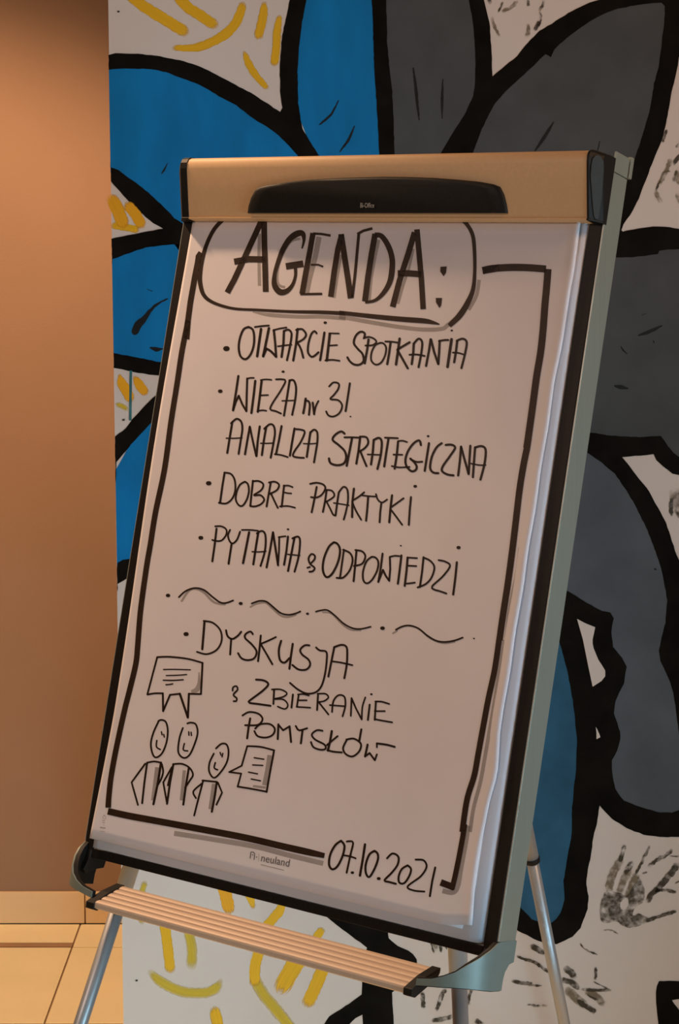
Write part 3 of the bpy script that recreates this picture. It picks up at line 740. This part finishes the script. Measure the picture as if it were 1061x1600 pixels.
script(ink, 310, 730, 5.305, """
>d
d36 85,133
l18 217,45 198,160 180,290|c16 215,45 268,55 300,105 305,190 280,260 230,300 170,295
c16 385,120 345,145 317,205 310,270 335,315 365,320 400,270 418,200 410,140 385,120
l17 452,112 440,220 430,320|c16 450,117 500,115 538,142 520,190 460,232 515,232 545,268 520,305 470,325 430,322
l17 600,125 582,225 565,325|c16 585,127 632,120 668,145 650,190 590,222|c16 600,215 630,280 658,337
l17 710,152 700,240 690,327|c14 705,155 745,152 780,165|c13 705,207 740,215 770,217|c14 675,325 740,322 800,335
>e
d32 20,585
l18 150,510 135,640 115,780|c15 140,490 190,490 230,515 230,560 195,605 155,612 115,603
c16 262,520 245,565 260,615 285,632 320,600 345,535|l18 275,635 262,720 250,800
c14 360,520 430,520 495,527|l20 420,540 395,670 370,795
l19 495,545 475,670 455,805|c17 485,548 525,528 553,555 557,640 545,720 515,818|c12 445,700 500,702 560,697
l18 618,540 595,680 565,830|l19 618,540 640,680 660,812|l15 660,812 668,690 670,580|c14 665,580 695,575 722,572
l18 742,575 730,690 710,808|d16 743,515
l18 795,590 770,720 743,860|c17 780,590 825,575 842,612 830,740 797,865|l12 740,722 840,732
""", wk=.86)
script(ink, 480, 740, 5.305, """
>k
l17 78,110 60,210 37,320|c16 25,85 80,76 135,92 150,125 120,175 78,198 32,195
l17 160,140 148,230 130,317|c15 160,135 205,142 225,182 190,215 150,235|c15 160,232 190,290 215,340 235,348|l17 235,345 250,230 262,155|c16 262,155 300,110 332,132 338,220 322,310 303,380|c12 220,243 280,252 345,263
l19 387,125 375,230 372,360|c16 472,155 430,190 378,222|c16 375,240 405,310 447,382
c14 455,180 510,187 567,190|l18 505,192 498,290 488,390
c15 570,170 585,215 620,240 662,215|l17 615,240 605,320 600,402
l19 703,180 690,290 680,403|c16 798,205 750,240 690,283|c16 695,300 740,360 787,424
l18 860,195 850,300 842,424|d24 895,105
""", wk=.86)
script(FM("e"), 300, 810, 4.823, "c14 885,335 878,300 900,268 925,280 922,310 890,345 900,352 925,375 910,398 885,402|c13 870,372 888,366", wk=.9)
script(ink, 500, 830, 4.421, """
>e
c15 95,77 60,110 27,190 20,270 45,317 85,292 125,210 138,130 120,87 95,77
l13 165,128 152,220 138,322|c13 160,128 208,152 225,200 205,270 160,320 115,322
l14 252,132 243,230 232,345|c13 245,130 292,140 313,175 290,225 235,240
c13 355,178 320,210 297,280 300,340 325,360 360,335 395,270 402,210 380,180 355,178
l14 432,155 420,250 403,350|l13 403,350 435,268|l14 435,268 455,310 478,342|l13 478,342 485,260 482,178|c12 482,178 515,170 547,172
l15 562,168 550,270 538,362|d10 558,100
l15 605,182 598,270 585,377|l12 605,182 670,186|l12 600,238 665,241|c12 590,362 620,360 655,355
l14 715,180 705,280 690,385|c13 715,182 762,205 790,250 770,320 730,365 675,388
c13 820,200 865,210 898,240 850,310 775,380 787,402 830,415 872,430
l15 945,215 935,320 920,437|d22 957,113
>f
c11 -28,556 0,548 50,545 100,580 160,635 220,668 280,675 350,660
d24 432,670|c12 525,680 570,658 620,652 680,672 740,720 800,755 860,765 930,755 985,735
""", wk=.9)
script(ink, 250, 900, 4.244, """
>f
d22 53,129|c11 125,140 170,100 230,80 290,92 350,140 400,175 440,178 485,162
d20 535,182|c11 608,182 660,165 705,170 750,205 800,245 850,257 900,248 930,235|d15 978,250
>g
d26 173,385
l15 295,300 288,390 280,485|c12 290,298 350,310 400,360 408,430 375,490 310,518 245,503
c13 438,360 448,398 478,418 515,397 538,370|l13 472,415 465,520
c13 615,385 600,368 568,385 565,412 610,455 640,500 625,545 580,558 540,545 518,512
l13 668,395 660,480 650,565|c12 768,405 720,428 668,450|l13 670,455 705,515 745,585
c14 803,430 788,490 795,555 825,575 858,545|l14 880,450 868,530 858,615
c13 990,460 960,460 930,488 942,520 985,555 995,590 970,620 920,620 878,590
>f
d9 2082,414
""", wk=.9)
script(ink, 400, 980, 4.421, """
>g
c13 415,140 440,160 485,170 488,230 475,330 450,410 410,450 350,458 290,430 235,385
l14 540,140 520,240 500,340|c14 540,138 590,122 625,137 630,200 625,270 610,352|c12 520,235 590,245 665,262
>h
l13 125,430 120,530|c11 110,430 170,430 213,455 190,480 125,495|c11 125,497 190,500 220,537 200,565 150,548
l13 255,465 245,555
l12 295,465 282,550|c11 290,465 325,462 365,472|l11 290,505 350,505|l11 280,550 375,556
l13 428,470 422,572|c11 425,460 480,460 500,485 470,510 425,517|l12 435,520 500,602
c12 525,585 535,510 570,470 610,480 617,540 598,615|l11 510,538 615,546
l12 660,490 655,612|l12 660,490 690,560 730,637|c11 730,637 735,550 755,485
l13 785,535 773,640|d13 797,463
l13 828,515 820,640|c12 825,513 870,515 920,530|l11 820,580 890,580|c12 820,635 870,645 940,657
""", wk=.9)
script(ink, 195, 1015, 4.244, """
>h
c12 715,272 718,250 740,242 748,265 720,300 742,322 738,342 722,342
>u1
l12 215,50 150,295|c12 215,50 300,48 420,62 515,88|l13 515,88 505,295|l12 505,295 425,293|l14 425,293 418,450|l15 418,450 365,293|l12 365,293 300,300|l13 300,300 254,408|l13 254,408 252,290|c12 252,290 200,290 150,298
c8 257,132 330,131 435,134|c8 275,172 350,170 410,165|c9 255,203 320,204 387,200|c9 273,233 290,232 318,227
>p1
c12 222,480 190,550 173,620 182,685 205,715 245,690 275,620 285,540 272,480 240,466 222,475|l9 243,545 247,565|l9 258,562 262,580|c10 212,603 210,645 235,662
>p2
c12 385,520 362,590 355,680 390,718 430,697 465,620 483,550 470,495 435,484 415,490|l9 424,545 425,568|l9 440,548 442,570|c10 395,623 388,665 417,672
>p3
c12 590,690 562,750 560,810 590,850 630,820 675,750 688,680 675,630 640,625 605,655|l9 632,682 638,700|l9 650,688 645,712|c11 600,750 593,785 615,797
>p1
l12 135,757 45,880 87,1030|l13 148,750 130,880 115,1018|c12 148,750 195,742 240,750|l15 240,750 220,880 190,1025|c12 245,758 254,810 240,860 215,905
>p2
l14 322,760 300,880 280,1022|c12 320,760 380,758 430,785 452,830 430,870 400,915|l14 425,782 405,900 388,1028|l12 312,780 255,880 278,1010|l11 312,790 285,900
>p3
l12 520,868 490,980 460,1100|l12 515,868 610,877|l14 610,880 595,980 577,1075|l12 617,882 645,948 608,1028|c12 515,885 455,940 472,985
>u2
c12 812,640 900,645 990,668|l13 990,668 965,800 940,944|c12 940,942 850,925 748,908|l11 748,908 772,822|l11 772,822 692,812|l11 692,812 775,770|l12 775,770 812,640
l9 858,717 922,727|l9 848,765 915,768|l9 820,812 880,824|l9 838,858 900,870
""", wk=.9)
script(shd, 195, 1015, 4.244, """
c26 492,150,8 492,220,22 478,265,34 440,278,18
l28 215,780 200,900 188,1000|l22 395,800 385,900 375,1000|l24 590,890 577,980 566,1058|c30 960,700 945,800 925,900|c16 935,915 850,905
""", rnd=False)
script(shd, 250, 900, 4.244, """
c16 145,165 190,100 235,85 290,108 340,160 380,182 430,188|c13 600,205 640,185 700,178 745,215 800,262 850,272 900,258
""")
script(shd, 500, 830, 4.421, "c12 20,560 80,570 150,640 210,680 280,685|c14 505,705 530,690|c10 700,685 760,740 850,775 930,765")
script(ink, 350, 1050, 3.789, """
>h
c12 190,45 235,50 262,72 230,110 145,175 152,183 205,190 275,200
>i
l12 155,275 145,330 137,393|c11 110,257 150,237 205,248 228,280 200,313 125,315
c11 185,335 215,310 270,308 300,335 290,370 250,388 200,380 180,350
l12 322,310 318,397|l11 322,312 350,345|l11 350,345 388,322|l12 388,322 397,414
c11 425,320 445,345 492,333|l12 465,345 455,422
c11 583,348 550,345 520,370 540,400 595,430 600,455 570,460 530,445 515,415
l13 638,350 628,410 615,465|c11 612,463 650,472 697,476|l11 610,432 672,380
c11 725,400 770,395 810,425 800,470 760,500 720,485 705,450 725,405|l12 813,340 800,412
l12 850,430 835,500|l11 835,500 862,480|l11 862,480 893,522|l10 893,522 905,488|l10 905,445 905,422|c12 905,423 960,430 1010,443
""", wk=.92)
script(ink, 490, 1290, 4.421, """
>j
c15 190,105 150,135 115,200 107,270 130,302 165,280 200,210 213,140 190,105
c13 230,110 255,108 273,120 255,200 228,325|c12 205,205 250,212 290,226|d18 268,325
l16 355,130 340,230 320,345
c15 420,175 385,200 360,270 362,330 385,355 420,300 445,230 440,190 420,175|d20 450,366
c14 508,225 545,193 585,215 580,270 540,325 490,378 525,390 568,402
c14 650,275 610,300 588,350 592,393 625,398 660,350 673,300 650,275
c13 705,235 760,240 780,285 740,350 650,420 690,448 765,456
l14 840,290 820,380 803,487
""", wk=.92)
# printed marks on the paper
script(prt, 370, 1310, 7.073, "l9 146,222 156,150|l9 156,150 186,152|l9 184,152 198,170|l9 198,170 190,238|d11 174,182|d11 218,206", rnd=False)
script(lpr, 370, 1310, 7.073, "l3 245,165 240,255|l9 265,290 400,322 522,352", rnd=False)
script(lpr, 140, 1240, 13.26, "l10 265,510 300,440|l10 300,440 345,500|l8 270,520 345,520|l14 262,560 320,560|l12 265,600 320,600|l10 280,650 300,650|l26 215,700 330,715|l10 215,780 320,790", rnd=False)
for k, fm in FILMS.items():
    nm, lb = {'u': ('speech_bubble_drawing', None), 'p': ('stick_figure_drawing', None), 'f': ('wavy_divider_line', None), 'j': ('written_date', None)}.get(k[0], ('written_line', None))
    fm.build(nm, M['ink'], top_sheet)
chis.build('broad_lettering', M['chisel'], top_sheet, 'AGENDA heading and frame in broad dark marker')
q_ = shd.build('grey_shading', M['shade'], top_sheet, 'pale grey marker shading'); q_['kind'] = 'stuff'
prt.build('printed_emblem', M['print_'], top_sheet); lpr.build('faint_print', M['lprint'], top_sheet)['kind'] = 'stuff'
place_text('printed_wordmark', 'neuland', (407.5, 1345.8), (44, 8.8), (2.0, -11.8), on_sheet(.0002), M['print_'], top_sheet)
